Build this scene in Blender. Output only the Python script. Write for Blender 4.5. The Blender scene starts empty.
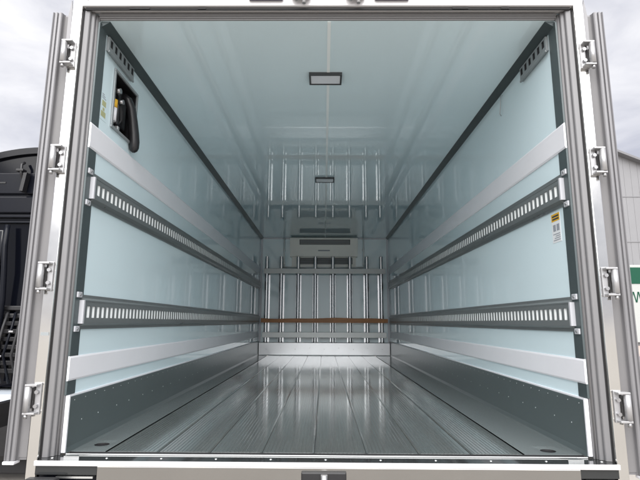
import bpy, bmesh, math, random
from mathutils import Vector, Matrix
random.seed(7)
sc = bpy.context.scene
C = sc.collection
PI = math.pi
FZ = 1.10                     # cargo floor height above the ground

# ------------------------------------------------------------------ camera
cam_d = bpy.data.cameras.new('camera')
cam = bpy.data.objects.new('camera', cam_d); C.objects.link(cam)
PITCH, YAW, ROLL = 0.1706, -0.0086, 0.0048
c_, s_ = math.cos(YAW), math.sin(YAW)
R0 = Vector((c_, -s_, 0)); F0 = Vector((s_, c_, 0))
FW = F0*math.cos(PITCH) + Vector((0, 0, 1))*math.sin(PITCH)
U0 = R0.cross(FW)
R2 = R0*math.cos(ROLL) + U0*math.sin(ROLL); U2 = U0*math.cos(ROLL) - R0*math.sin(ROLL)
m = Matrix((R2, U2, -FW)).transposed().to_4x4()
m.translation = Vector((-0.0098, -2.1883, FZ+0.5695))
cam.matrix_world = m
cam_d.sensor_width = 36; cam_d.lens = 475.28/640*36
cam_d.clip_start = 0.02; cam_d.clip_end = 2000
sc.camera = cam

# ------------------------------------------------------------------ sky, sun, exposure
SUN_EL, SUN_AZ = math.radians(46), math.radians(184)
w = bpy.data.worlds.new('World'); sc.world = w; w.use_nodes = True
nt = w.node_tree; nt.nodes.clear()
out = nt.nodes.new('ShaderNodeOutputWorld'); bg = nt.nodes.new('ShaderNodeBackground')
sky = nt.nodes.new('ShaderNodeTexSky'); sky.sky_type = 'NISHITA'; sky.sun_disc = False
sky.sun_elevation = SUN_EL; sky.sun_rotation = SUN_AZ
tc = nt.nodes.new('ShaderNodeTexCoord'); mp = nt.nodes.new('ShaderNodeMapping')
mp.inputs['Scale'].default_value = (1.0, 1.0, 2.6); mp.inputs['Location'].default_value = (3.1, 0.4, 0.9)
ns = nt.nodes.new('ShaderNodeTexNoise'); ns.inputs['Scale'].default_value = 3.0
ns.inputs['Detail'].default_value = 7; ns.inputs['Roughness'].default_value = 0.52; ns.inputs['Distortion'].default_value = 0.35
cr = nt.nodes.new('ShaderNodeValToRGB')
cr.color_ramp.elements[0].position = 0.33; cr.color_ramp.elements[0].color = (6.2, 6.35, 7.3, 1)
cr.color_ramp.elements[1].position = 0.64; cr.color_ramp.elements[1].color = (11.4, 11.3, 11.6, 1)
mx = nt.nodes.new('ShaderNodeMix'); mx.data_type = 'RGBA'; mx.inputs[0].default_value = 0.9
L = nt.links.new
L(tc.outputs['Generated'], mp.inputs['Vector']); L(mp.outputs['Vector'], ns.inputs['Vector'])
L(ns.outputs['Fac'], cr.inputs['Fac']); L(sky.outputs['Color'], mx.inputs[6]); L(cr.outputs['Color'], mx.inputs[7])
L(mx.outputs[2], bg.inputs['Color']); bg.inputs['Strength'].default_value = 0.0300
L(bg.outputs['Background'], out.inputs['Surface'])
sd = bpy.data.lights.new('sun', 'SUN'); sd.energy = 2.0; sd.angle = math.radians(80); sd.color = (1.0, 0.98, 0.955)
sun = bpy.data.objects.new('sun', sd); C.objects.link(sun)
dirv = Vector((math.sin(SUN_AZ)*math.cos(SUN_EL), math.cos(SUN_AZ)*math.cos(SUN_EL), math.sin(SUN_EL)))
sun.rotation_euler = dirv.to_track_quat('Z', 'Y').to_euler(); sun.location = dirv*30

sc.view_settings.view_transform = 'Standard'; sc.view_settings.look = 'None'
sc.view_settings.exposure = 1.72; sc.view_settings.gamma = 1.0; sc.view_settings.use_curve_mapping = False
cy = sc.cycles
cy.max_bounces = 20; cy.diffuse_bounces = 12; cy.glossy_bounces = 10; cy.transmission_bounces = 6
cy.use_denoising = True; cy.sample_clamp_indirect = 6; cy.caustics_reflective = True

# ------------------------------------------------------------------ materials
def mat(name, col, rough=0.5, metal=0.0, var=0.0, scale=6, rvar=0.0, bump=0.0, bscale=40, ior=1.5, coat=0.0, stretch=(1, 1, 1), spec=0.5, crough=0.06):
    mt = bpy.data.materials.new(name); mt.use_nodes = True
    n = mt.node_tree; b = n.nodes['Principled BSDF']
    b.inputs['Base Color'].default_value = (*col, 1); b.inputs['Roughness'].default_value = rough
    b.inputs['Metallic'].default_value = metal; b.inputs['IOR'].default_value = ior
    b.inputs['Specular IOR Level'].default_value = spec
    if coat: b.inputs['Coat Weight'].default_value = coat; b.inputs['Coat Roughness'].default_value = crough; b.inputs['Coat IOR'].default_value = 1.55
    t = n.nodes.new('ShaderNodeTexCoord'); mpp = n.nodes.new('ShaderNodeMapping')
    mpp.inputs['Scale'].default_value = stretch
    n.links.new(t.outputs['Object'], mpp.inputs['Vector'])
    if var or rvar:
        no = n.nodes.new('ShaderNodeTexNoise'); no.inputs['Scale'].default_value = scale
        no.inputs['Detail'].default_value = 6; no.inputs['Roughness'].default_value = 0.6
        n.links.new(mpp.outputs['Vector'], no.inputs['Vector'])
        if var:
            mr = n.nodes.new('ShaderNodeMapRange'); mr.inputs[1].default_value = 0.25; mr.inputs[2].default_value = 0.75
            mr.inputs[3].default_value = 1-var; mr.inputs[4].default_value = 1+var
            n.links.new(no.outputs['Fac'], mr.inputs[0])
            hs = n.nodes.new('ShaderNodeHueSaturation'); hs.inputs['Color'].default_value = (*col, 1)
            n.links.new(mr.outputs[0], hs.inputs['Value']); n.links.new(hs.outputs['Color'], b.inputs['Base Color'])
        if rvar:
            m2 = n.nodes.new('ShaderNodeMapRange'); m2.inputs[1].default_value = 0.25; m2.inputs[2].default_value = 0.75
            m2.inputs[3].default_value = max(0.02, rough-rvar); m2.inputs[4].default_value = rough+rvar
            n.links.new(no.outputs['Fac'], m2.inputs[0]); n.links.new(m2.outputs[0], b.inputs['Roughness'])
    if bump:
        nb = n.nodes.new('ShaderNodeTexNoise'); nb.inputs['Scale'].default_value = bscale; nb.inputs['Detail'].default_value = 3
        n.links.new(mpp.outputs['Vector'], nb.inputs['Vector'])
        bp = n.nodes.new('ShaderNodeBump'); bp.inputs['Strength'].default_value = bump; bp.inputs['Distance'].default_value = 0.01
        n.links.new(nb.outputs['Fac'], bp.inputs['Height']); n.links.new(bp.outputs['Normal'], b.inputs['Normal'])
    return mt
M = {}
M['frp'] = mat('frp_panel', (0.735, 0.875, 0.925), 0.06, var=0.012, scale=2, bump=0.010, bscale=1.6, spec=0.55, coat=0.45, crough=0.03)
M['frp_ceiling'] = mat('frp_ceiling', (0.735, 0.87, 0.92), 0.05, var=0.012, scale=2, bump=0.008, bscale=1.6, spec=0.6, coat=0.8, crough=0.02)
M['white_plastic'] = mat('white_plastic', (0.82, 0.82, 0.86), 0.38, var=0.02, scale=5)
M['cap_grey'] = mat('cap_grey', (0.48, 0.49, 0.52), 0.4)
M['seal'] = mat('caulk', (0.85, 0.89, 0.89), 0.3)
M['dark_trim'] = mat('dark_trim', (0.075, 0.095, 0.10), 0.36, metal=0.2, var=0.08, scale=8)
M['rail'] = mat('rail_aluminium', (0.215, 0.235, 0.24), 0.30, metal=0.35, var=0.06, scale=10, rvar=0.04, stretch=(1, .15, 1))
M['slot_lit'] = mat('slot_lit_edge', (0.86, 0.89, 0.89), 0.35)  # near white: light caught by the slot edges is put into the colour
M['scuff'] = mat('scuff_aluminium', (0.13, 0.158, 0.162), 0.28, metal=0.35, var=0.03, scale=5, stretch=(1, .3, 1))
M['floor'] = mat('floor_aluminium', (0.43, 0.468, 0.464), 0.105, metal=0.86, var=0.04, scale=9, stretch=(1, .06, 1))
M['floor_edge'] = mat('floor_edge_aluminium', (0.30, 0.34, 0.345), 0.2, metal=0.6, var=0.02, scale=5, stretch=(1, .3, 1))
M['alu'] = mat('mill_aluminium', (0.46, 0.47, 0.485), 0.28, metal=0.9)
M['batten'] = mat('batten_aluminium', (0.52, 0.53, 0.545), 0.18, metal=1.0)
M['panel_steel'] = mat('brushed_steel_panel', (0.36, 0.355, 0.345), 0.16, metal=1.0, var=0.03, scale=6, bump=0.03, bscale=3)
M['alu_matte'] = mat('satin_aluminium', (0.52, 0.54, 0.54), 0.45, metal=0.5, var=0.03, scale=10)
M['jamb'] = mat('jamb_aluminium', (0.185, 0.184, 0.190), 0.42, metal=0.15, var=0.03, scale=5)
M['steel'] = mat('stainless_steel', (0.69, 0.685, 0.67), 0.14, metal=1.0, var=0.03, scale=6, rvar=0.04, bump=0.03, bscale=3)
M['sillplate'] = mat('threshold_steel', (0.06, 0.063, 0.065), 0.06, metal=0.6, var=0.06, scale=4, spec=0.3)
M['white_paint'] = mat('white_paint', (0.56, 0.55, 0.56), 0.22, var=0.02, scale=4, coat=0.3)
M['door'] = mat('door_edge_aluminium', (0.215, 0.213, 0.222), 0.40, metal=0.3, var=0.03, scale=4)
M['gasket'] = mat('rubber_gasket', (0.165, 0.162, 0.166), 0.5, var=0.04, scale=4)
M['rubber'] = mat('black_rubber', (0.018, 0.018, 0.02), 0.6)
M['zinc'] = mat('galvanised_hinge', (0.42, 0.42, 0.43), 0.36, metal=0.5, var=0.06, scale=30)
M['bolt'] = mat('bolt_steel', (0.42, 0.42, 0.43), 0.35, metal=0.9)
M['rivet'] = mat('rivet_aluminium', (0.75, 0.77, 0.77), 0.3, metal=0.9)
M['unit'] = mat('unit_grey', (0.88, 0.87, 0.82), 0.3, var=0.02, scale=5)
M['grille'] = mat('grille_dark', (0.05, 0.055, 0.06), 0.5)
M['alu_light'] = mat('light_grey_pipe', (0.80, 0.82, 0.82), 0.35, metal=0.1)
M['wood'] = mat('wood_board', (0.36, 0.145, 0.04), 0.45, var=0.3, scale=14, stretch=(.25, 3, 3), bump=0.2, bscale=20)
M['lens'] = mat('lamp_lens', (0.70, 0.72, 0.76), 0.25)
M['black'] = mat('black_plastic', (0.014, 0.014, 0.016), 0.38, var=0.2, scale=20)
M['box_grey'] = mat('box_grey', (0.30, 0.325, 0.335), 0.4, metal=0.3)
M['yellow'] = mat('yellow_print', (0.72, 0.42, 0.03), 0.4)
M['paper'] = mat('white_sticker', (0.78, 0.80, 0.82), 0.35)
M['ink'] = mat('grey_ink', (0.30, 0.32, 0.36), 0.5)
M['darkink'] = mat('dark_ink', (0.05, 0.05, 0.06), 0.5)
M['olive'] = mat('olive_ink', (0.45, 0.46, 0.25), 0.5)
M['marker'] = mat('marker_lens', (0.03, 0.028, 0.07), 0.12, coat=0.5)
M['concrete'] = mat('concrete', (0.37, 0.345, 0.312), 0.85, var=0.16, scale=0.9, bump=0.25, bscale=25)
M['black_paint'] = mat('black_paint', (0.003, 0.0035, 0.006), 0.10, bump=0.03, bscale=1.5, spec=0.2)
M['grey_paint'] = mat('slate_paint', (0.006, 0.007, 0.011), 0.25, spec=0.18)
M['pale_paint'] = mat('pale_blue_paint', (0.55, 0.60, 0.66), 0.3)
M['glass'] = mat('dark_glass', (0.008, 0.009, 0.012), 0.05, spec=0.6)
M['tyre'] = mat('tyre_rubber', (0.02, 0.02, 0.02), 0.75, bump=0.2, bscale=30)
M['cladding'] = mat('grey_cladding', (0.225, 0.225, 0.235), 0.5, var=0.04, scale=1.5)
M['fascia'] = mat('fascia_grey', (0.17, 0.17, 0.18), 0.5)
M['green'] = mat('green_sign', (0.004, 0.065, 0.036), 0.5, spec=0.3)
M['board_white'] = mat('board_white', (0.40, 0.41, 0.40), 0.45)
M['pink_board'] = mat('sandy_base', (0.46, 0.38, 0.34), 0.7, var=0.1, scale=3)

# ------------------------------------------------------------------ mesh helpers
class MB:
    def __init__(s): s.v = []; s.f = []; s.m = []; s.smooth = set()
    def quad(s, a, b, c, d, mi=0):
        i = len(s.v); s.v += [a, b, c, d]; s.f.append((i, i+1, i+2, i+3)); s.m.append(mi)
    def box(s, x0, x1, y0, y1, z0, z1, mi=0, ch=0.0):
        x0, x1 = min(x0, x1), max(x0, x1); y0, y1 = min(y0, y1), max(y0, y1); z0, z1 = min(z0, z1), max(z0, z1)
        if ch <= 0:
            i = len(s.v)
            s.v += [(x, y, z) for z in (z0, z1) for x, y in ((x0, y0), (x1, y0), (x1, y1), (x0, y1))]
            for q in ((0, 3, 2, 1), (4, 5, 6, 7), (0, 1, 5, 4), (1, 2, 6, 5), (2, 3, 7, 6), (3, 0, 4, 7)):
                s.f.append(tuple(i+k for k in q)); s.m.append(mi)
            return s
        bm = bmesh.new(); bmesh.ops.create_cube(bm, size=1)
        for vv in bm.verts:
            vv.co = Vector((x0+(vv.co.x+.5)*(x1-x0), y0+(vv.co.y+.5)*(y1-y0), z0+(vv.co.z+.5)*(z1-z0)))
        bmesh.ops.bevel(bm, geom=bm.edges[:], offset=ch, segments=2, profile=.5, affect='EDGES', clamp_overlap=True)
        s.add_bm(bm, mi); return s
    def add_bm(s, bm, mi=0):
        bm.verts.index_update(); i = len(s.v)
        s.v += [tuple(vv.co) for vv in bm.verts]
        for f in bm.faces: s.f.append(tuple(i+vv.index for vv in f.verts)); s.m.append(mi)
        bm.free()
    def prism(s, prof, fn, a, b, mi=0, cap=True, closed=True):
        """extrude a 2D profile between a and b; fn(p, t) gives the 3D point"""
        i = len(s.v); n = len(prof)
        s.v += [fn(p, a) for p in prof] + [fn(p, b) for p in prof]
        for k in range(n if closed else n-1):
            j = (k+1) % n; s.f.append((i+k, i+j, i+n+j, i+n+k)); s.m.append(mi)
        if cap and closed:
            s.f.append(tuple(i+k for k in range(n))[::-1]); s.m.append(mi)
            s.f.append(tuple(i+n+k for k in range(n))); s.m.append(mi)
        return s
    def cyl(s, p0, p1, r, n=14, mi=0, r1=None, smooth=True):
        p0, p1 = Vector(p0), Vector(p1); d = (p1-p0).normalized(); r1 = r if r1 is None else r1
        u = d.orthogonal().normalized(); v = d.cross(u); i = len(s.v)
        for P_, rr in ((p0, r), (p1, r1)):
            for k in range(n):
                a = 2*PI*k/n; s.v.append(tuple(P_+u*math.cos(a)*rr+v*math.sin(a)*rr))
        for k in range(n):
            j = (k+1) % n
            if smooth: s.smooth.add(len(s.f))
            s.f.append((i+k, i+j, i+n+j, i+n+k)); s.m.append(mi)
        s.f.append(tuple(i+k for k in range(n))[::-1]); s.m.append(mi)
        s.f.append(tuple(i+n+k for k in range(n))); s.m.append(mi)
        return s
    def tube(s, pts, r, n=10, mi=0):
        pts = [Vector(p) for p in pts]; i = len(s.v); rr = r if isinstance(r, (list, tuple)) else [r]*len(pts)
        u = None
        for q, p in enumerate(pts):
            d = (pts[min(q+1, len(pts)-1)]-pts[max(q-1, 0)]).normalized()
            u = d.orthogonal().normalized() if u is None else (u-d*u.dot(d)).normalized()
            v = d.cross(u)
            for k in range(n):
                a = 2*PI*k/n; s.v.append(tuple(p+u*math.cos(a)*rr[q]+v*math.sin(a)*rr[q]))
        for q in range(len(pts)-1):
            for k in range(n):
                j = (k+1) % n; s.smooth.add(len(s.f))
                s.f.append((i+q*n+k, i+q*n+j, i+(q+1)*n+j, i+(q+1)*n+k)); s.m.append(mi)
        e = i+(len(pts)-1)*n
        s.f.append(tuple(i+k for k in range(n))[::-1]); s.m.append(mi)
        s.f.append(tuple(e+k for k in range(n))); s.m.append(mi)
        return s
    def dome(s, c, nrm, r, h, n=8, mi=0):
        c = Vector(c); nrm = Vector(nrm).normalized(); u = nrm.orthogonal().normalized(); v = nrm.cross(u); i = len(s.v)
        for q, (rr, hh) in enumerate(((1, 0), (.8, .6))):
            for k in range(n):
                a = 2*PI*k/n; s.v.append(tuple(c+u*math.cos(a)*r*rr+v*math.sin(a)*r*rr+nrm*h*hh))
        s.v.append(tuple(c+nrm*h))
        for k in range(n):
            j = (k+1) % n
            for q in ((i+k, i+j, i+n+j, i+n+k), (i+n+k, i+n+j, i+2*n)): s.smooth.add(len(s.f)); s.f.append(q); s.m.append(mi)
        return s
    def build(s, name, mats, parent=None, label=None, kind=None):
        me = bpy.data.meshes.new(name); me.from_pydata(s.v, [], s.f)
        for mm in (mats if isinstance(mats, (list, tuple)) else [mats]): me.materials.append(M[mm])
        me.polygons.foreach_set('material_index', s.m)
        if s.smooth:
            me.polygons.foreach_set('use_smooth', [k in s.smooth for k in range(len(s.f))])
        bm = bmesh.new(); bm.from_mesh(me); bmesh.ops.recalc_face_normals(bm, faces=bm.faces[:]); bm.to_mesh(me); bm.free()
        o = bpy.data.objects.new(name, me); C.objects.link(o)
        if parent: o.parent = parent
        if label: o['label'] = label
        if kind: o['kind'] = kind
        return o
def share(src, name, parent, loc):
    o = bpy.data.objects.new(name, src.data); C.objects.link(o); o.parent = parent; o.location = loc
    return o
def thing(name, label, cat, loc=(0, 0, 0), rz=0):
    o = bpy.data.objects.new(name, None); C.objects.link(o); o.location = loc; o.rotation_euler = (0, 0, rz)
    o['label'] = label; o['category'] = cat; return o

# ------------------------------------------------------------------ ground
g = MB(); g.quad((-600, -600, 0), (600, -600, 0), (600, 600, 0), (-600, 600, 0))
o = g.build('ground', 'concrete', kind='structure')

# ------------------------------------------------------------------ refrigerated truck: all part coordinates are measured from the cargo floor
T = thing('refrigerated_truck', 'open refrigerated truck body with pale mint glossy interior and stainless door frame', 'truck', (0, 0, 0))
HW, H, LN = 1.15, 2.074, 6.333
def Z(o):                         # lift a part to the cargo floor height
    o.location.z += FZ; return o
def part(mb, name, mats, label=None, kind=None): return Z(mb.build(name, mats, T, label, kind))
OUT = 1.260                       # outer skin

# shell: side walls, ceiling, front wall
for s in (-1, 1):
    b = MB()
    if s < 0:                     # left wall has an opening for the recessed control box: y .20-.49, z 1.60-1.91
        for (y0, y1, z0, z1) in ((0, .20, 0, H), (.49, LN, 0, H), (.20, .49, 0, 1.60), (.20, .49, 1.91, H)):
            b.box(s*HW, s*(OUT-.004), y0, y1, z0, z1)
    else: b.box(s*HW, s*(OUT-.004), 0, LN, 0, H)
    wall = part(b, 'side_wall', 'frp')
    k = MB(); k.box(s*(OUT-.003), s*OUT, -.05, LN+.1, -.12, H+.1); part(k, 'outer_skin', 'white_paint')
b = MB(); b.box(-OUT+.004, OUT-.004, 0, LN, H, H+.1); ceil_ = part(b, 'ceiling', 'frp_ceiling')
b = MB(); b.box(.004, .022, .004, LN-.01, H-.0025, H+.001); b.build('joint_strip', 'seal', ceil_)
b = MB(); b.box(-OUT, OUT, -.05, LN+.1, H+.1, H+.104); part(b, 'roof_skin', 'white_paint')
b = MB(); b.box(-OUT+.004, OUT-.004, LN, LN+.1, 0, H); front = part(b, 'front_wall', 'frp')
# subtle vertical panel seams on the front wall are real battens (posts, below); corner sealant beads
for s in (-1, 1):
    b = MB(); b.prism([(0, 0), (.034, 0), (0, .034)], lambda p, t, s=s: (s*(HW-p[0]), LN-p[1], t), .02, H-.03)
    b.build('corner_bead', 'white_plastic', front)
b = MB(); b.prism([(0, 0), (.024, 0), (0, .024)], lambda p, t: (t, LN-p[0], H-p[1]), -HW+.03, HW-.03); b.build('ceiling_bead', 'white_plastic', front)

# ceiling corner coves (dark trim)
for s in (-1, 1):
    b = MB(); b.prism([(0, 0), (.046, 0), (.046, .003), (.003, .030), (0, .030)], lambda p, t, s=s: (s*(HW-p[0]), t, H-p[1]), .003, LN-.003)
    part(b, 'corner_trim', 'dark_trim', 'dark grey trim along the ceiling corner')

# vertical dark strips at the rear edge of each wall
for s in (-1, 1):
    b = MB(); b.box(s*(HW-.005), s*(HW+.02), -.014, .062, .244, H-.012, ch=.002)
    part(b, 'edge_strip', 'dark_trim', 'dark vertical strip at the rear edge of the wall')

# white rub strips
def rub(s, z0, z1, t):
    b = MB(); n = 8
    prof = [(0, z0), (t*.6, z0), (t, z0+.008), (t, z1-.008), (t*.6, z1), (0, z1)]
    b.prism(prof, lambda p, q, s=s: (s*(HW-p[0]), q, p[1]), -.016, LN-.16)
    return part(b, 'rub_strip', 'white_plastic', 'white plastic rub strip on the wall')
for s in (-1, 1):
    rub(s, 1.395, 1.522, .009); rub(s, .305, .412, .009)

# lashing rails with real slots
def rail(s, zc):
    b = MB(); y0, y1 = .045, LN-.17
    HT, FT, D0, D1 = .080, .055, .006, .024          # half height, half face, flange depth, face depth
    P = lambda d, y, z: (s*(HW-d), y, zc+z)
    up = [(0, HT), (D0, HT), (D0, HT-.014), (D0+.003, HT-.016), (D1, FT)]
    dn = [(D1, -FT), (D0+.003, -HT+.016), (D0, -HT+.014), (D0, -HT), (0, -HT)]
    for prof in (up, dn):
        for a, c in zip(prof[:-1], prof[1:]):
            b.quad(P(a[0], y0, a[1]), P(c[0], y0, c[1]), P(c[0], y1, c[1]), P(a[0], y1, a[1]))
    for yy in (y0, y1):                               # end faces
        pr = up+dn; i = len(b.v); b.v += [P(d, yy, z) for d, z in pr]; b.f.append(tuple(range(i, i+len(pr)))); b.m.append(0)
    SH, SW, PT, DP = .028, .032, .050, .018
    b.quad(P(D1, y0, SH), P(D1, y1, SH), P(D1, y1, FT), P(D1, y0, FT)); b.quad(P(D1, y0, -FT), P(D1, y1, -FT), P(D1, y1, -SH), P(D1, y0, -SH))
    for a, c in ((FT-.006, FT-.001), (-FT+.001, -FT+.006)):     # fine raised line along each face edge
        b.quad(P(D1+.0015, y0, a), P(D1+.0015, y1, a), P(D1+.0015, y1, c), P(D1+.0015, y0, c))
        b.quad(P(D1, y0, a), P(D1, y1, a), P(D1+.0015, y1, a), P(D1+.0015, y0, a))
    n = int((y1-y0-.03)/PT); yy = y0; l = MB()
    for k in range(n):
        a = y0+.022+k*PT; c = a+SW
        b.quad(P(D1, yy, -SH), P(D1, a, -SH), P(D1, a, SH), P(D1, yy, SH)); yy = c
        for (p, q) in (((a, -SH), (a, SH)), ((c, -SH), (c, SH)), ((a, -SH), (c, -SH)), ((a, SH), (c, SH))):
            b.quad(P(D1, *p), P(D1, *q), P(D1-DP, *q), P(D1-DP, *p))
        # slanted pale face: the lit far edge of the slot, painted in as colour
        l.quad(P(D1-DP+.001, a+.001, -SH+.001), P(D1-.003, c-.002, -SH+.001), P(D1-.003, c-.002, SH-.001), P(D1-DP+.001, a+.001, SH-.001))
    b.quad(P(D1, yy, -SH), P(D1, y1, -SH), P(D1, y1, SH), P(D1, yy, SH))
    r = part(b, 'lashing_rail', 'rail', 'grey slotted lashing rail along the wall')
    l.build('slot_lit_face', 'slot_lit', r, kind='stuff')
    # white end cap with two screwed ears
    for (ya, yb, nm) in ((-.012, .046, 'end_cap'), (LN-.172, LN-.12, 'end_cap')):
        e = MB()
        e.prism([(-.012, -.054), (.0, -.054), (.0, .054), (-.012, .054)], lambda p, t: (s*(HW-t), (ya+yb)/2+.024+p[0], zc+p[1]), 0, .027)
        for zz in (.078, -.078):
            e.box(s*(HW), s*(HW-.012), ya+.010, yb-.008, zc+zz-.013, zc+zz+.013, ch=.003)
            e.dome((s*(HW-.012), (ya+yb)/2+.001, zc+zz), (-s, 0, 0), .007, .004, mi=1)
        e.build(nm, ['cap_grey', 'bolt'], r)
    return r
for s in (-1, 1):
    rail(s, 1.2055); rail(s, .6105)

# scuff plates with rivets
for s in (-1, 1):
    b = MB(); b.prism([(0, 0), (.020, 0), (.012, .02), (.012, .232), (.009, .235), (0, .235)], lambda p, t, s=s: (s*(HW-p[0]), t, p[1]), .004, LN-.03)
    sp = part(b, 'scuff_plate', 'scuff', 'dark aluminium kick plate along the foot of the wall')
    l = MB(); l.box(s*(HW), s*(HW-.010), .0045, LN-.03, .2352, .2425); l.box(s*HW, s*(HW-.0165), -.006, .0035, .004, .2425)
    l.build('sealant_bead', 'white_plastic', sp)
    rv = MB(); k = 0; y = .05
    while y < LN-.1:
        rv.dome((s*(HW-.0118), y, .216), (-s, 0, 0), .0026, .002, 6); y += .10
    y = .13
    while y < LN-.1:
        rv.dome((s*(HW-.0118), y, .118+.0*y), (-s, 0, 0), .0034, .0025, 6); y += .165+.05*(k % 2); k += 1
    rv.build('rivet_row', 'rivet', sp, kind='stuff')

# floor: ribbed extruded planks with dark joints, flat gutter plates with drains at the sides
b = MB(); b.box(-HW, HW, 0, LN, -.12, -.022); fl = part(b, 'floor', 'rubber')
def plank(w):
    b = MB(); g_ = .0011; n = 12; pts = [(g_, -.020), (g_, -.004), (.008, 0)]
    x = .014; pitch = (w-.028)/n
    for k in range(n):
        a = x+k*pitch
        pts += [(a, 0), (a+.0016, .0016), (a+pitch*.36, .0016), (a+pitch*.36+.0016, 0)]
    pts += [(w-.008, 0), (w-g_, -.004), (w-g_, -.020)]
    i = len(b.v); m_ = len(pts)
    b.v += [(px, .038, pz) for px, pz in pts] + [(px, LN-.004, pz) for px, pz in pts]
    for k in range(m_-1): b.f.append((i+k, i+k+1, i+m_+k+1, i+m_+k)); b.m.append(0)
    b.f.append(tuple(range(i, i+m_))); b.m.append(0)
    return b
b = MB(); b.box(-1.128, 1.128, .028, .0374, -.0218, -.0015); b.build('gap_shade_strip', 'rubber', fl)  # added black strip: paints the shade in the gap before the plank ends
PX0, PW, NP = -.972, .2305, 8
first = plank(PW).build('floor_plank', 'floor', fl); first.location.x = PX0
for k in range(1, NP): share(first, 'floor_plank', fl, (PX0+k*PW, 0, 0))
for s, xa, xb, dx, dy in ((-1, -HW+.021, PX0-.003, -1.052, .173), (1, PX0+NP*PW+.003, HW-.021, 1.012, .113)):
    b = MB(); r = .030; n = 24
    # plate with a round drain hole
    ring = [(dx+r*1.15*math.cos(2*PI*k/n), dy+r*math.sin(2*PI*k/n)) for k in range(n)]
    fa = .06; sq = []
    for k in range(n):
        ca, sa = math.cos(2*PI*k/n), math.sin(2*PI*k/n); mm = max(abs(ca), abs(sa)); sq.append((dx+fa*ca/mm, dy+fa*sa/mm))
    for k in range(n):
        j = (k+1) % n
        b.quad((*ring[k], -.004), (*ring[j], -.004), (*sq[j], 0), (*sq[k], 0))
        b.quad((*ring[k], -.004), (*ring[j], -.004), (*ring[j], -.02), (*ring[k], -.02), 1)
    x0, x1, y0, y1 = dx-fa, dx+fa, dy-fa, dy+fa
    for (p, q, u, v) in ((xa, xb, .038, y0), (xa, xb, y1, LN-.004), (xa, x0, y0, y1), (x1, xb, y0, y1)):
        if q > p and v > u: b.quad((p, u, 0), (q, u, 0), (q, v, 0), (p, v, 0))
    b.quad((xa, .038, -.02), (xb, .038, -.02), (xb, .038, 0), (xa, .038, 0))
    gp = b.build('gutter_plate', ['floor_edge', 'rubber'], fl)
    d = MB(); d.cyl((dx, dy, -.0195), (dx, dy, -.010), r*.98, 20)
    d.build('drain', 'black', fl)

# front battens, rails and wood board
PXS = [-1.022, -.766, -.464, -.162, .150, .450, .750, 1.002]
for k, x in enumerate(PXS):
    b = MB(); hw = .030
    arc = [(-hw*math.cos(PI*q/10), .125+.020*math.sin(PI*q/10)) for q in range(11)]
    n0 = len(b.f)
    b.prism([(-hw-.020, 0), (-hw-.020, .010), (-hw-.001, .012)] + arc + [(hw+.001, .012), (hw+.020, .010), (hw+.020, 0)], lambda p, t, x=x: (x+p[0], LN-.001-p[1], t), .222, 1.50)
    b.prism([(-hw, .085)] + arc + [(hw, .085)], lambda p, t, x=x: (x+p[0], LN-.001-p[1], t), 1.5005, 1.715)
    part(b, 'batten', 'batten', 'vertical aluminium air batten on the front wall')
def bar(name, z0, z1, y1, y0, m_, x0=-1.075, x1=1.075, lab=None, ch=.003):
    b = MB(); b.box(x0, x1, y0, y1, z0, z1, ch=ch); return part(b, name, m_, lab)
yb = LN-.147
bar('cross_rail', 1.408, 1.498, yb, yb-.012, 'alu_matte', lab='upper flat aluminium cross rail over the battens')
lr = bar('cross_rail', .300, .392, yb, yb-.012, 'alu_matte', lab='lower flat aluminium cross rail over the battens')
# wood board with slightly wavy top
b = MB(); n = 40; x0, x1 = -1.10, 1.10
pr = []
for k in range(n+1):
    x = x0+(x1-x0)*k/n; pr.append((x, .630+.008*math.sin(x*3.1+.6)+.004*math.sin(x*9)))
i = len(b.v)
for yy in (yb-.030, yb):
    for x, z in pr: b.v.append((x, yy, z))
    for x, z in pr: b.v.append((x, yy, .554))
m_ = 2*(n+1)
for k in range(n):
    a = i+k; c = i+n+1+k
    b.f += [(a, a+1, c+1, c), (a+m_, c+m_, c+1+m_, a+1+m_), (a, a+m_, a+1+m_, a+1), (c, c+1, c+1+m_, c+m_)]; b.m += [0]*4
b.f += [(i, i+n+1, i+n+1+m_, i+m_), (i+n, i+n+m_, i+2*n+1+m_, i+2*n+1)]; b.m += [0]*2
part(b, 'wood_board', 'wood', 'brown wooden board across the front battens')
b = MB(); b.prism([(0, 0), (.150, 0), (.146, .012), (.146, .210), (.140, .218), (0, .218)], lambda p, t: (t, LN-p[0], p[1]), -1.128, 1.128)
kp = part(b, 'kick_plate', 'alu', 'bright aluminium kick plate at the foot of the front wall')
rv = MB()
for k in range(9): rv.dome((-1.0+k*.25, LN-.1461, .105+.02*(k % 2)), (0, -1, 0), .006, .004, 6)
rv.build('rivet_row', 'bolt', kp, kind='stuff')

# evaporator unit
b = MB(); EX0, EX1 = -.615, .590
b.prism([(0, 1.715), (.085, 1.715), (.100, 1.725), (.185, 2.035), (.175, 2.05), (0, 2.05)], lambda p, t: (t, LN-.001-p[0], p[1]), EX0, EX1)
b.box(EX0+.03, EX1-.03, LN-.070, LN-.001, 1.535, 1.7245)
ev = part(b, 'evaporator_unit', 'unit', 'beige grey cooling unit on the front wall under the ceiling')
def evf(z): return LN-.101-.085*(z-1.725)/.31
def evslab(z0, z1, x0, x1, d0, d1):
    q = MB(); q.prism([(evf(z0)-d0, z0), (evf(z1)-d0, z1), (evf(z1)-d1, z1), (evf(z0)-d1, z0)], lambda p, t: (t, p[0], p[1]), x0, x1); return q
evslab(1.925, 2.015, -.445, .455, -.004, .003).build('air_outlet', 'grille', ev)
for k in range(4): evslab(1.938+k*.019, 1.9425+k*.019, -.43, .44, .0032, .011).build('louvre', 'box_grey', ev)
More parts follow.
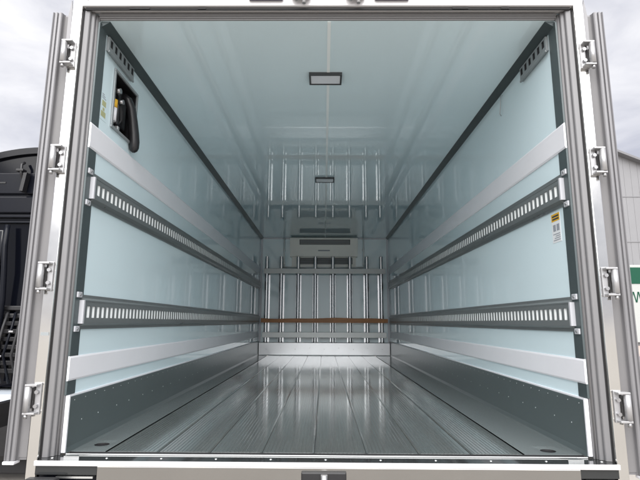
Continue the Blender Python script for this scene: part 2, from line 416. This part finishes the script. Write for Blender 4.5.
b = MB(); b.box(-.50, .50, LN-.076, LN-.069, 1.585, 1.700); b.build('intake_grille', 'grille', ev)
for k in range(6):
    b = MB(); b.box(-.50, .50, LN-.0825, LN-.0762, 1.592+k*.018, 1.597+k*.018); b.build('intake_bar', 'box_grey', ev)
evslab(1.815, 1.835, -.115, .095, .0002, .003).build('name_plate', 'ink', ev)
b = MB(); gx0, gx1 = -.725, .700
for a, c in (((gx0, LN-.06, 2.06), (gx0, LN-.06, 1.530)), ((gx0, LN-.06, 1.530), (gx1, LN-.06, 1.530)), ((gx1, LN-.06, 1.530), (gx1, LN-.06, 2.06))):
    b.cyl(a, c, .014, 10)
for x in (gx0, gx1):
    for z in (1.60, 1.85): b.box(x-.02, x+.02, LN-.055, LN-.001, z-.02, z+.02, ch=.003); b.dome((x, LN-.074, z), (0, -1, 0), .016, .006, 8)
b.build('guard_pipe', 'alu_light', ev)

# ceiling lamps
for (y0, y1) in ((.50, .625), (2.635, 2.78)):
    b = MB(); fr = .010; z0, z1 = H-.020, H-.001; x0, x1 = -.105, .097
    for q in ((x0, x1, y0, y0+fr), (x0, x1, y1-fr, y1), (x0, x0+fr, y0+fr, y1-fr), (x1-fr, x1, y0+fr, y1-fr)): b.box(*q, z0, z1)
    lp = part(b, 'ceiling_lamp', 'grille', 'flat ceiling lamp in a dark frame, not lit')
    b = MB(); b.box(x0+fr+.001, x1-fr-.001, y0+fr+.001, y1-fr-.001, z0+.004, z1); b.build('lamp_lens', 'lens', lp)

# slotted hook plates under the ceiling
for s in (-1, 1):
    b = MB(); P = lambda d, y, z: (s*(HW-d), y, z)
    ya, yb_, z0, z1, D = .075, .400, 1.958, 2.036, .016; n = 6; pt = (yb_-ya)/n
    sw, zl, zh = .026, 1.986, 2.026; yy = ya
    b.quad(P(D, ya, z0), P(D, yb_, z0), P(D, yb_, zl), P(D, ya, zl)); b.quad(P(D, ya, zh), P(D, yb_, zh), P(D, yb_, z1), P(D, ya, z1))
    for k in range(n):
        a = ya+(k+.3)*pt; c = a+sw
        b.quad(P(D, yy, zl), P(D, a, zl), P(D, a, zh), P(D, yy, zh)); yy = c
        for p, q in (((a, zl), (a, zh)), ((c, zl), (c, zh)), ((a, zl), (c, zl)), ((a, zh), (c, zh))):
            b.quad(P(D, *p), P(D, *q), P(.001, *q), P(.001, *p), 1)
        b.quad(P(.0015, a, zl), P(.0015, c, zl), P(.0015, c, zh), P(.0015, a, zh), 1)
    b.quad(P(D, yy, zl), P(D, yb_, zl), P(D, yb_, zh), P(D, yy, zh))
    for p, q in (((ya, z0), (ya, z1)), ((yb_, z0), (yb_, z1)), ((ya, z0), (yb_, z0)), ((ya, z1), (yb_, z1))):
        b.quad(P(D, *p), P(D, *q), P(0, *q), P(0, *p))
    hp = part(b, 'hook_plate', ['box_grey', 'grille'], 'grey slotted hook plate under the ceiling edge')
    b = MB(); b.box(s*(HW-.010), s*(HW-.020), ya, yb_, z0-.008, z0+.004, ch=.002); b.build('lip', 'box_grey', hp)

# recessed control box in the left wall
X = -HW
b = MB()
for q in ((X-.085, X-.082, .20, .49, 1.60, 1.91), (X-.085, X, .200, .203, 1.60, 1.91), (X-.085, X, .487, .49, 1.60, 1.91), (X-.085, X, .203, .487, 1.60, 1.603), (X-.085, X, .203, .487, 1.907, 1.91)): b.box(*q)
cb = part(b, 'control_box', 'black', 'recessed black control box with hoses in the left wall')
b = MB()
for q in ((.186, .504, 1.586, 1.602), (.186, .504, 1.908, 1.924), (.186, .202, 1.602, 1.908), (.488, .504, 1.602, 1.908)):
    b.box(X+.0005, X+.010, *q, ch=.002)
b.build('frame', 'box_grey', cb)
b = MB(); b.box(X-.080, X-.030, .340, .445, 1.66, 1.88, ch=.012); b.build('recorder', 'black', cb)
b = MB(); b.tube([(X-.03, .39, 1.86), (X-.006, .40, 1.84), (X+.010, .415, 1.79), (X+.018, .43, 1.72), (X+.024, .442, 1.65), (X+.027, .448, 1.60), (X+.027, .449, 1.565), (X+.027, .449, 1.548), (X+.027, .449, 1.538)], [.020, .023, .025, .027, .029, .030, .028, .021, .008], 18); b.build('hose', 'black', cb)
for k in range(5):
    y = .23+.04*k; b = MB()
    b.tube([(X-.06, y, 1.62), (X-.035+.01*(k % 2), y+.02, 1.70), (X-.03, y+.01-.02*(k % 3), 1.79), (X-.055, y+.03, 1.89)], .0065, 8)
    b.build('wire', 'rubber', cb)
b = MB(); b.cyl((X-.010, .238, 1.640), (X-.010, .238, 1.715), .017, 14); b.build('canister', 'white_plastic', cb)
b = MB(); b.cyl((X-.010, .238, 1.717), (X-.010, .238, 1.762), .018, 14); b.build('canister_cap', 'yellow', cb)
for y_, z_, r_ in ((.345, 1.80, .014), (.300, 1.845, .016)):
    b = MB(); b.cyl((X-.045, y_, z_), (X-.006, y_, z_), r_, 12); b.build('connector', 'bolt', cb)
for y_, z_ in ((.222, 1.62), (.30, 1.615)):
    b = MB(); b.box(X-.05, X-.009, y_, y_+.024, z_, z_+.025, ch=.003); b.build('terminal', 'alu_matte', cb)

# stickers
b = MB(); b.box(X, X+.0012, .068, .138, 1.585, 1.735); st = part(b, 'sticker', 'frp', 'pale sticker with olive marks beside the control box')
b = MB()
for (y0, y1, z0, z1) in ((.083, .125, 1.66, 1.690), (.078, .128, 1.602, 1.632), (.093, .113, 1.636, 1.652)): b.box(X+.0012, X+.0018, y0, y1, z0, z1)
b.build('print', 'olive', st)
b = MB()
for k in range(3): b.box(X+.0012, X+.0018, .078, .122-.01*k, 1.700+.010*k, 1.704+.010*k)
b.build('print', 'ink', st)
XR = HW
b = MB(); b.box(XR, XR-.0012, .105, .192, .965, 1.112); st = part(b, 'sticker', 'paper', 'white and yellow warning sticker under the upper rail')
b = MB(); b.box(XR-.0012, XR-.0019, .107, .190, 1.072, 1.110); b.build('print', 'yellow', st)
b = MB()
for k in range(2): b.box(XR-.0019, XR-.0025, .115+.0*k, .180, 1.079+.014*k, 1.087+.014*k)
b.build('print', 'darkink', st)
b = MB()
for k in range(2):
    b.box(XR-.0012, XR-.0019, .115+.036*k, .142+.036*k, 1.022, 1.055)
for k in range(4): b.box(XR-.0012, XR-.0019, .113, .182-.012*(k % 3), .975+.010*k, .979+.010*k)
b.build('print', 'ink', st)
# thin wire handle on the right wall
b = MB(); b.tube([(XR-.001, .715, 2.03), (XR-.012, .712, 2.025), (XR-.012, .728, 1.965), (XR-.012, .745, 1.915), (XR-.001, .752, 1.905)], .0022, 8)
part(b, 'wire_clip', 'bolt', 'thin bent wire on the right wall')

# ------------------------------------------------------------------ rear frame: stepped jamb, posts, header, sill
# jamb profile (outward x, towards camera -y)
JP = [(0, -.004), (0, .010), (.003, .013), (.014, .015), (.015, .026), (.018, .029), (.030, .031), (.031, .044), (.034, .047), (.0545, .050), (.055, -.004)]
for s in (-1, 1):
    b = MB(); b.prism(JP, lambda p, t, s=s: (s*(HW+.001+p[0]), -p[1]-.001, t), -.004, H+.022)
    jb = part(b, 'door_jamb', 'jamb')
    for (xo, yo, w_) in ((.0080, .0150, .006),):
        k = MB(); k.cyl((s*(HW+xo), -yo-.001, -.003), (s*(HW+xo), -yo-.001, H+.02), w_*.6, 8); k.build('seal_bead', 'gasket', jb)
b = MB(); b.prism([(p[0]*.42, p[1]*.5) for p in JP], lambda p, t: (t, -p[1]-.001, H+.001+p[0]), -HW-.0, HW+.0)
jb = part(b, 'head_jamb', 'jamb')
b = MB(); b.box(-HW-.05, HW+.05, -.060, -.052, H+.0225, H+.033); b.build('gasket', 'rubber', jb)
for k, (xa, xb) in enumerate(((-.98, -.88), (-.64, -.60), (.62, .70), (.86, .90))):
    b = MB(); b.box(xa, xb, -.064, -.0605, H+.024, H+.031); b.build('gasket_clip', 'rubber', jb)
for s in (-1, 1):
    b = MB(); b.box(s*1.2065, s*1.2115, -.050, -.02, -.05, H+.03); part(b, 'post_gasket', 'rubber')
    b = MB(); b.box(s*1.212, s*1.261, -.070, -.006, -.42, H+.30, ch=.004); ps = part(b, 'rear_post', 'steel')
    seams = (.505,) if s < 0 else ()
    for zz in seams:
        k = MB(); k.box(s*1.216, s*1.252, -.0735, -.0705, zz, zz+.014); k.build('joint_band', 'box_grey', ps)
b = MB(); b.box(-1.2115, 1.2115, -.0725, -.006, H+.0345, H+.30, ch=.003); hd = part(b, 'header', 'white_paint', 'white header beam over the door opening')
for x in (-1.185, -1.105, 1.095, 1.180):
    b = MB(); b.dome((x, -.0725, H+.074), (0, -1, 0), .010, .005, 8); b.build('bolt', 'bolt', hd)
for x0, x1 in ((-.385, -.215), (.235, .405)):
    b = MB(); b.box(x0, x1, -.092, -.0730, H+.058, H+.125, ch=.006); b.build('marker_lamp', 'marker', hd)
for x0 in (-.172, .095):
    b = MB(); b.box(x0, x0+.092, -.105, -.0730, H+.068, H+.130, ch=.004); b.box(x0+.008, x0+.084, -.118, -.1055, H+.056, H+.072, ch=.003)
    b.cyl((x0+.060, -.095, H+.032), (x0+.060, -.095, H+.066), .009, 10); b.cyl((x0+.024, -.095, H+.046), (x0+.024, -.095, H+.066), .006, 10)
    b.build('lock_keeper', 'zinc', hd)
b = MB(); b.box(-.035, .040, -.088, -.0730, H+.074, H+.115, ch=.004); b.build('lamp_housing', 'rubber', hd)
# sill
b = MB(); b.box(-1.205, 1.205, -.0945, -.001, -.060, -.005, ch=.002); sl = part(b, 'sill', 'sillplate', 'stainless threshold with a row of rivets')
b = MB(); b.box(-1.13, 1.13, -.0045, .0015, -.0048, .0002, ch=.001); b.build('inner_edge', 'rivet', sl)
b = MB(); b.box(-1.208, 1.208, -.1040, -.0950, -.0230, -.0030, ch=.002); b.build('front_edge', 'white_paint', sl)
rv = MB()
for k in range(11): rv.dome((-1.16+.232*k, -.052, -.0052), (0, 0, 1), .006, .004, 8)
rv.build('rivet_row', 'rivet', sl, kind='stuff')
for x in (-1.075, 1.045):
    b = MB(); b.prism([(-.03, -.066), (.035, -.066), (.02, -.036), (-.018, -.036)], lambda p, t, x=x: (x+p[0], p[1], t), -.0050, .006); b.build('wedge', 'rivet', sl)
# rear panel below the sill, bumper
b = MB(); b.box(-.945, 1.045, -.1015, -.0952, -.40, -.0235, ch=.002); rp = part(b, 'rear_panel', 'panel_steel', 'stainless panel under the threshold')
b = MB(); b.box(-.10, .085, -.118, -.1020, -.30, -.036, ch=.005); b.build('latch_plate', 'black', rp)
b = MB(); b.cyl((-.006, -.128, -.22), (-.006, -.128, -.042), .014, 14); b.build('latch_pin', 'bolt', rp)
for s, x0, x1 in ((-1, -1.205, -.960), (1, 1.050, 1.205)):
    b = MB(); b.box(x0, x1, -.058, -.02, -.40, -.0612); q = part(b, 'corner_pocket', 'grey_paint')
    if s < 0:
        k = MB(); k.box(x0+.08, x1-.01, -.078, -.0585, -.078, -.070); k.build('step', 'rivet', q)
    else:
        k = MB(); k.box(x0+.03, x1-.03, -.070, -.0585, -.16, -.070); k.build('bump_stop', 'rubber', q)
b = MB(); b.box(-1.22, -1.09, -.15, -.1045, -.40, -.062, ch=.01); part(b, 'dock_buffer', 'rubber')

# ------------------------------------------------------------------ doors folded back along the sides
for s in (-1, 1):
    x0 = 1.2655 if s < 0 else 1.264; zb = -.018 if s < 0 else -.060; zt = 2.082
    b = MB(); b.box(s*(x0+.003), s*(x0+.094), -.020, 1.19, zb, zt, ch=.003)
    dr = part(b, 'cargo_door', 'white_paint', 'open cargo door folded back along the truck side')
    b = MB()
    prof = [(0, .028), (.004, .032), (.046, .034), (.050, .040), (.052, .054), (.056, .058), (.066, .058), (.068, .052), (.072, .052), (.074, .060), (.082, .060), (.085, .054), (.089, .054), (.092, .060), (.097, .058), (.097, .0205), (0, .0205)]
    b.prism(prof, lambda p, t, s=s: (s*(x0+p[0]), -p[1], t), zb, zt); b.build('edge_profile', 'door', dr)
    b = MB(); b.box(s*(x0+.002), s*(x0+.048), -.038, -.0345, zb+.01, zt-.01, ch=.001); b.build('seal_band', 'gasket', dr)
    b = MB(); b.box(s*(x0+.050), s*(x0+.100), -.064, -.02, zb-.014, zb-.001, ch=.003); b.build('end_cap', 'white_plastic', dr)
    # pointed corner plate at the door's top
    b = MB(); b.prism([(x0-.003, 1.80), (x0+.018, 1.80), (x0+.021, 2.06), (x0+.010, 2.150), (x0+.004, 2.12)], lambda p, t, s=s: (s*p[0], t, p[1]), -.056, -.050)
    b.build('corner_plate', 'door', dr)
    for zc in ((1.845, 1.312, .765, .240) if s < 0 else (1.838, 1.305, .750, .222)):
        h = MB(); yk = -.098; xk = 1.266
        h.cyl((s*xk, yk, zc-.052), (s*xk, yk, zc+.052), .0135, 20)
        hg = part(h, 'hinge', 'zinc', 'zinc plated door hinge on the rear post')
        for zz in (-.062, .053):
            k = MB(); k.box(s*1.226, s*(xk+.011), yk-.010, -.0705, zc+zz, zc+zz+.009, ch=.002); k.build('hinge_arm', 'zinc', hg)
        k = MB(); k.box(s*1.222, s*1.246, -.077, -.0702, zc-.066, zc+.066, ch=.002); k.build('post_leaf', 'zinc', hg)
        k = MB(); k.box(s*(xk+.004), s*(xk+.016), yk+.008, -.030, zc-.045, zc+.045, ch=.003); k.build('door_leaf', 'zinc', hg)
        k = MB(); k.cyl((s*xk, yk, zc-.078), (s*xk, yk, zc-.0625), .008, 10); k.build('pin', 'bolt', hg)
        for zz in (-.030, .028):
            k = MB(); k.cyl((s*1.236, -.0775, zc+zz), (s*1.236, -.089, zc+zz), .009, 6, smooth=False); k.build('bolt', 'bolt', hg)

# chassis and wheels that carry the body
for s in (-1, 1):
    b = MB(); b.box(s*.36, s*.43, .15, LN+1.2, -.42, -.125); part(b, 'chassis_rail', 'black')
for y in (1.9, 6.9):
    for s in (-1, 1):
        b = MB(); bm = bmesh.new(); prof = [(.28, .10), (.42, .11), (.475, .085), (.48, 0), (.475, -.085), (.42, -.11), (.28, -.10)]
        n = 32; i = 0
        for k in range(n):
            a = 2*PI*k/n
            for r_, x_ in prof: b.v.append((s*(.98)+x_, y+r_*math.cos(a), .482-FZ+r_*math.sin(a)))
        for k in range(n):
            for q in range(len(prof)):
                j = (k+1) % n; q2 = (q+1) % len(prof); b.f.append((k*7+q, j*7+q, j*7+q2, k*7+q2)); b.m.append(0)
        bm.free()
        wh = part(b, 'wheel', 'tyre')
        k = MB(); k.cyl((s*.98-.07, y, .482-FZ), (s*.98+.07, y, .482-FZ), .279, 24); k.build('rim', 'alu_matte', wh)
    b = MB(); b.cyl((-.9, y, .482-FZ), (.9, y, .482-FZ), .06, 12); part(b, 'axle', 'black')

# ------------------------------------------------------------------ neighbouring black truck (cab seen from behind)
K = thing('parked_truck', 'tall black truck cab parked on the left of the open truck body', 'truck', (-3.35, 3.2, 0))
W2 = 1.12
b = MB()
pr = [(-W2, .95), (W2, .95), (W2, 3.0), (W2-.06, 3.40)] + [((W2-.12)*(1-2*k/12), 3.44+.215*math.sin(PI*k/12)) for k in range(13)] + [(-W2+.06, 3.40), (-W2, 3.0)]
b.prism(pr, lambda p, t: (p[0], t, p[1]), 0, 2.1); cab = b.build('cab', 'black_paint', K)
pr2 = [((W2-.02)*(1-2*k/24), 3.44+.255*math.sin(PI*k/24)) for k in range(25)]
pr2 += [(x_*.97, z_-.075) for x_, z_ in pr2[::-1]]
b = MB(); b.prism(pr2, lambda p, t: (p[0], t, p[1]), -.045, 2.0); b.build('roof_edge', 'black_paint', K)
b = MB(); b.box(-W2+.10, W2-.10, -.025, -.001, 3.13, 3.385, ch=.012); b.build('upper_panel', 'grey_paint', cab)
b = MB(); b.box(-W2+.06, W2-.06, -.030, -.001, 2.90, 3.10, ch=.02); b.build('upper_panel', 'grey_paint', cab)
for z0, z1 in ((2.845, 2.875), (2.78, 2.80)):
    b = MB(); b.box(-W2+.04, W2-.04, -.036, -.001, z0, z1, ch=.005); b.build('panel_rib', 'grey_paint', cab)
b = MB(); b.box(-.95, -.40, -.032, -.0255, 3.255, 3.272); b.build('trim_line', 'black', cab)
b = MB(); b.box(-.98, -.46, -.040, -.0305, 3.01, 3.03); b.build('trim_line', 'black', cab)
b = MB(); b.tube([(-.19, -.05, 3.50), (-.19, -.10, 3.46), (-.18, -.11, 3.36), (-.165, -.06, 3.27)], .016, 10)
b.box(-.235, -.15, -.13, -.05, 3.375, 3.405, ch=.006); b.build('grab_bracket', 'black', K)
b = MB(); b.prism([(-.145, 3.36), (-.105, 3.36), (-.135, 3.14), (-.175, 3.14)], lambda p, t: (p[0], t, p[1]), -.12, -.045); b.build('grab_handle', 'black', K)
b = MB(); b.box(-.80, -.36, -.030, -.001, 1.95, 2.70, ch=.03); b.build('rear_window', 'glass', cab)
b = MB(); b.box(-.02, .60, -.030, -.001, 1.95, 2.70, ch=.03); b.build('rear_window', 'glass', cab)
b = MB(); b.tube([(-.27, -.10, 2.74), (-.26, -.12, 2.5), (-.235, -.12, 2.2), (-.23, -.10, 1.9), (-.23, -.10, 1.2)], .030, 12); b.build('intake_pipe', 'grey_paint', K)
for k in range(9):
    b = MB(); z = 1.10+.085*k
    b.box(-.62+.03*(k % 3), .30, -.055-.02*(k % 2), -.001, z, z+.05, ch=.008); b.build('radiator_slat', 'black', K)
for k in range(6):
    b = MB(); xx = -.42+.085*k
    b.tube([(xx, -.08, 1.75), (xx+.03, -.16-.02*(k % 2), 1.6), (xx-.02, -.18, 1.3), (xx+.02, -.10, 1.0)], .014, 8); b.build('air_hose', 'rubber' if k % 2 else 'grey_paint', K)
for k in range(5):
    b = MB(); xx = -.46+.10*k; zz = 1.15+.13*((k*2) % 5)
    b.box(xx, xx+.05, -.20, -.18, zz, zz+.02, ch=.004); b.build('clamp', 'bolt', K)
for s in (-1, 1):
    b = MB(); b.box(s*.36, s*.44, -5.2, 1.9, .72, .93); b.build('chassis_rail', 'black', K)
b = MB(); b.box(-.358, .358, -.32, .60, .80, .915, ch=.02); b.build('chassis_deck', 'pale_paint', K)
b = MB(); b.box(-1.05, 1.05, -.10, -.02, .08, .715, ch=.02); b.build('underbody_shade', 'rubber', K)  # added black sheet that paints the shadow under the chassis
b = MB(); b.box(-.30, .30, -.28, -.12, .25, .70, ch=.06); b.build('gearbox', 'black', K)
for y in (.9, -3.6):
    for s in (-1, 1):
        b = MB(); b.cyl((s*.82, y, .50), (s*1.10, y, .50), .498, 32); b.build('wheel', 'tyre', K)

# ------------------------------------------------------------------ grey warehouse on the right
Bd = thing('warehouse', 'light grey clad warehouse with green and white sign on the right', 'building', (10.1, 14.0, 0))
# gable facing the camera: x local -3.5 .. 9, ridge near the left end
def zroof(x): return 7.56-.42*(x-.279) if x > -.6 else 7.93+.42*(x+.6)
wl = MB(); wl.prism([(-3.5, 0), (9, 0), (9, zroof(9)), (-.6, zroof(-.6)), (-3.5, zroof(-3.5))], lambda p, t: (p[0], t, p[1]), .06, 12); body = wl.build('wall', 'cladding', Bd)
x = -3.5; k = 0
while x < 8.9:
    b = MB(); b.prism([(x, .95), (x+.24, .95), (x+.24, zroof(x+.24)-.02), (x, zroof(x)-.02)], lambda p, t: (p[0], t, p[1]), .0, .058); b.build('cladding_panel', 'cladding', body); x += .246
for z in (4.42, 6.02):
    b = MB(); b.box(-3.5, 9, -.018, -.001, z, z+.02); b.build('seam_flashing', 'cladding', Bd)
b = MB(); b.prism([(-3.8, zroof(-3.8)-.02), (-.6, zroof(-.6)-.02), (9.3, zroof(9.3)-.02), (9.3, zroof(9.3)+.06), (-.6, zroof(-.6)+.06), (-3.8, zroof(-3.8)+.06)], lambda p, t: (p[0], t, p[1]), -.25, 12.2)
b.build('roof', 'fascia', Bd)
b = MB(); b.box(-3.5, 9, -.03, .055, .60, .945); b.build('base_band', 'pink_board', Bd)
b = MB(); b.box(-3.5, 9, -.05, .055, 0, .598); b.build('base_wall', 'cladding', Bd)
b = MB(); b.box(-.62, 3.6, -.14, -.03, 1.05, 3.62, ch=.02); sg = b.build('sign_board', 'board_white', Bd)
b = MB(); b.box(-.52, 3.5, -.158, -.142, 2.98, 3.53, ch=.005); b.build('green_band', 'green', sg)
for k in range(24):
    b = MB(); x = -.42+.085*k; sg_ = 1 if k % 2 else -1
    b.prism([(x-.035*sg_, 2.36), (x-.035*sg_+.035, 2.36), (x+.035*sg_+.035, 2.71), (x+.035*sg_, 2.71)], lambda p, t: (p[0], t, p[1]), -.150, -.1405); b.build('letter_stroke', 'green', sg)
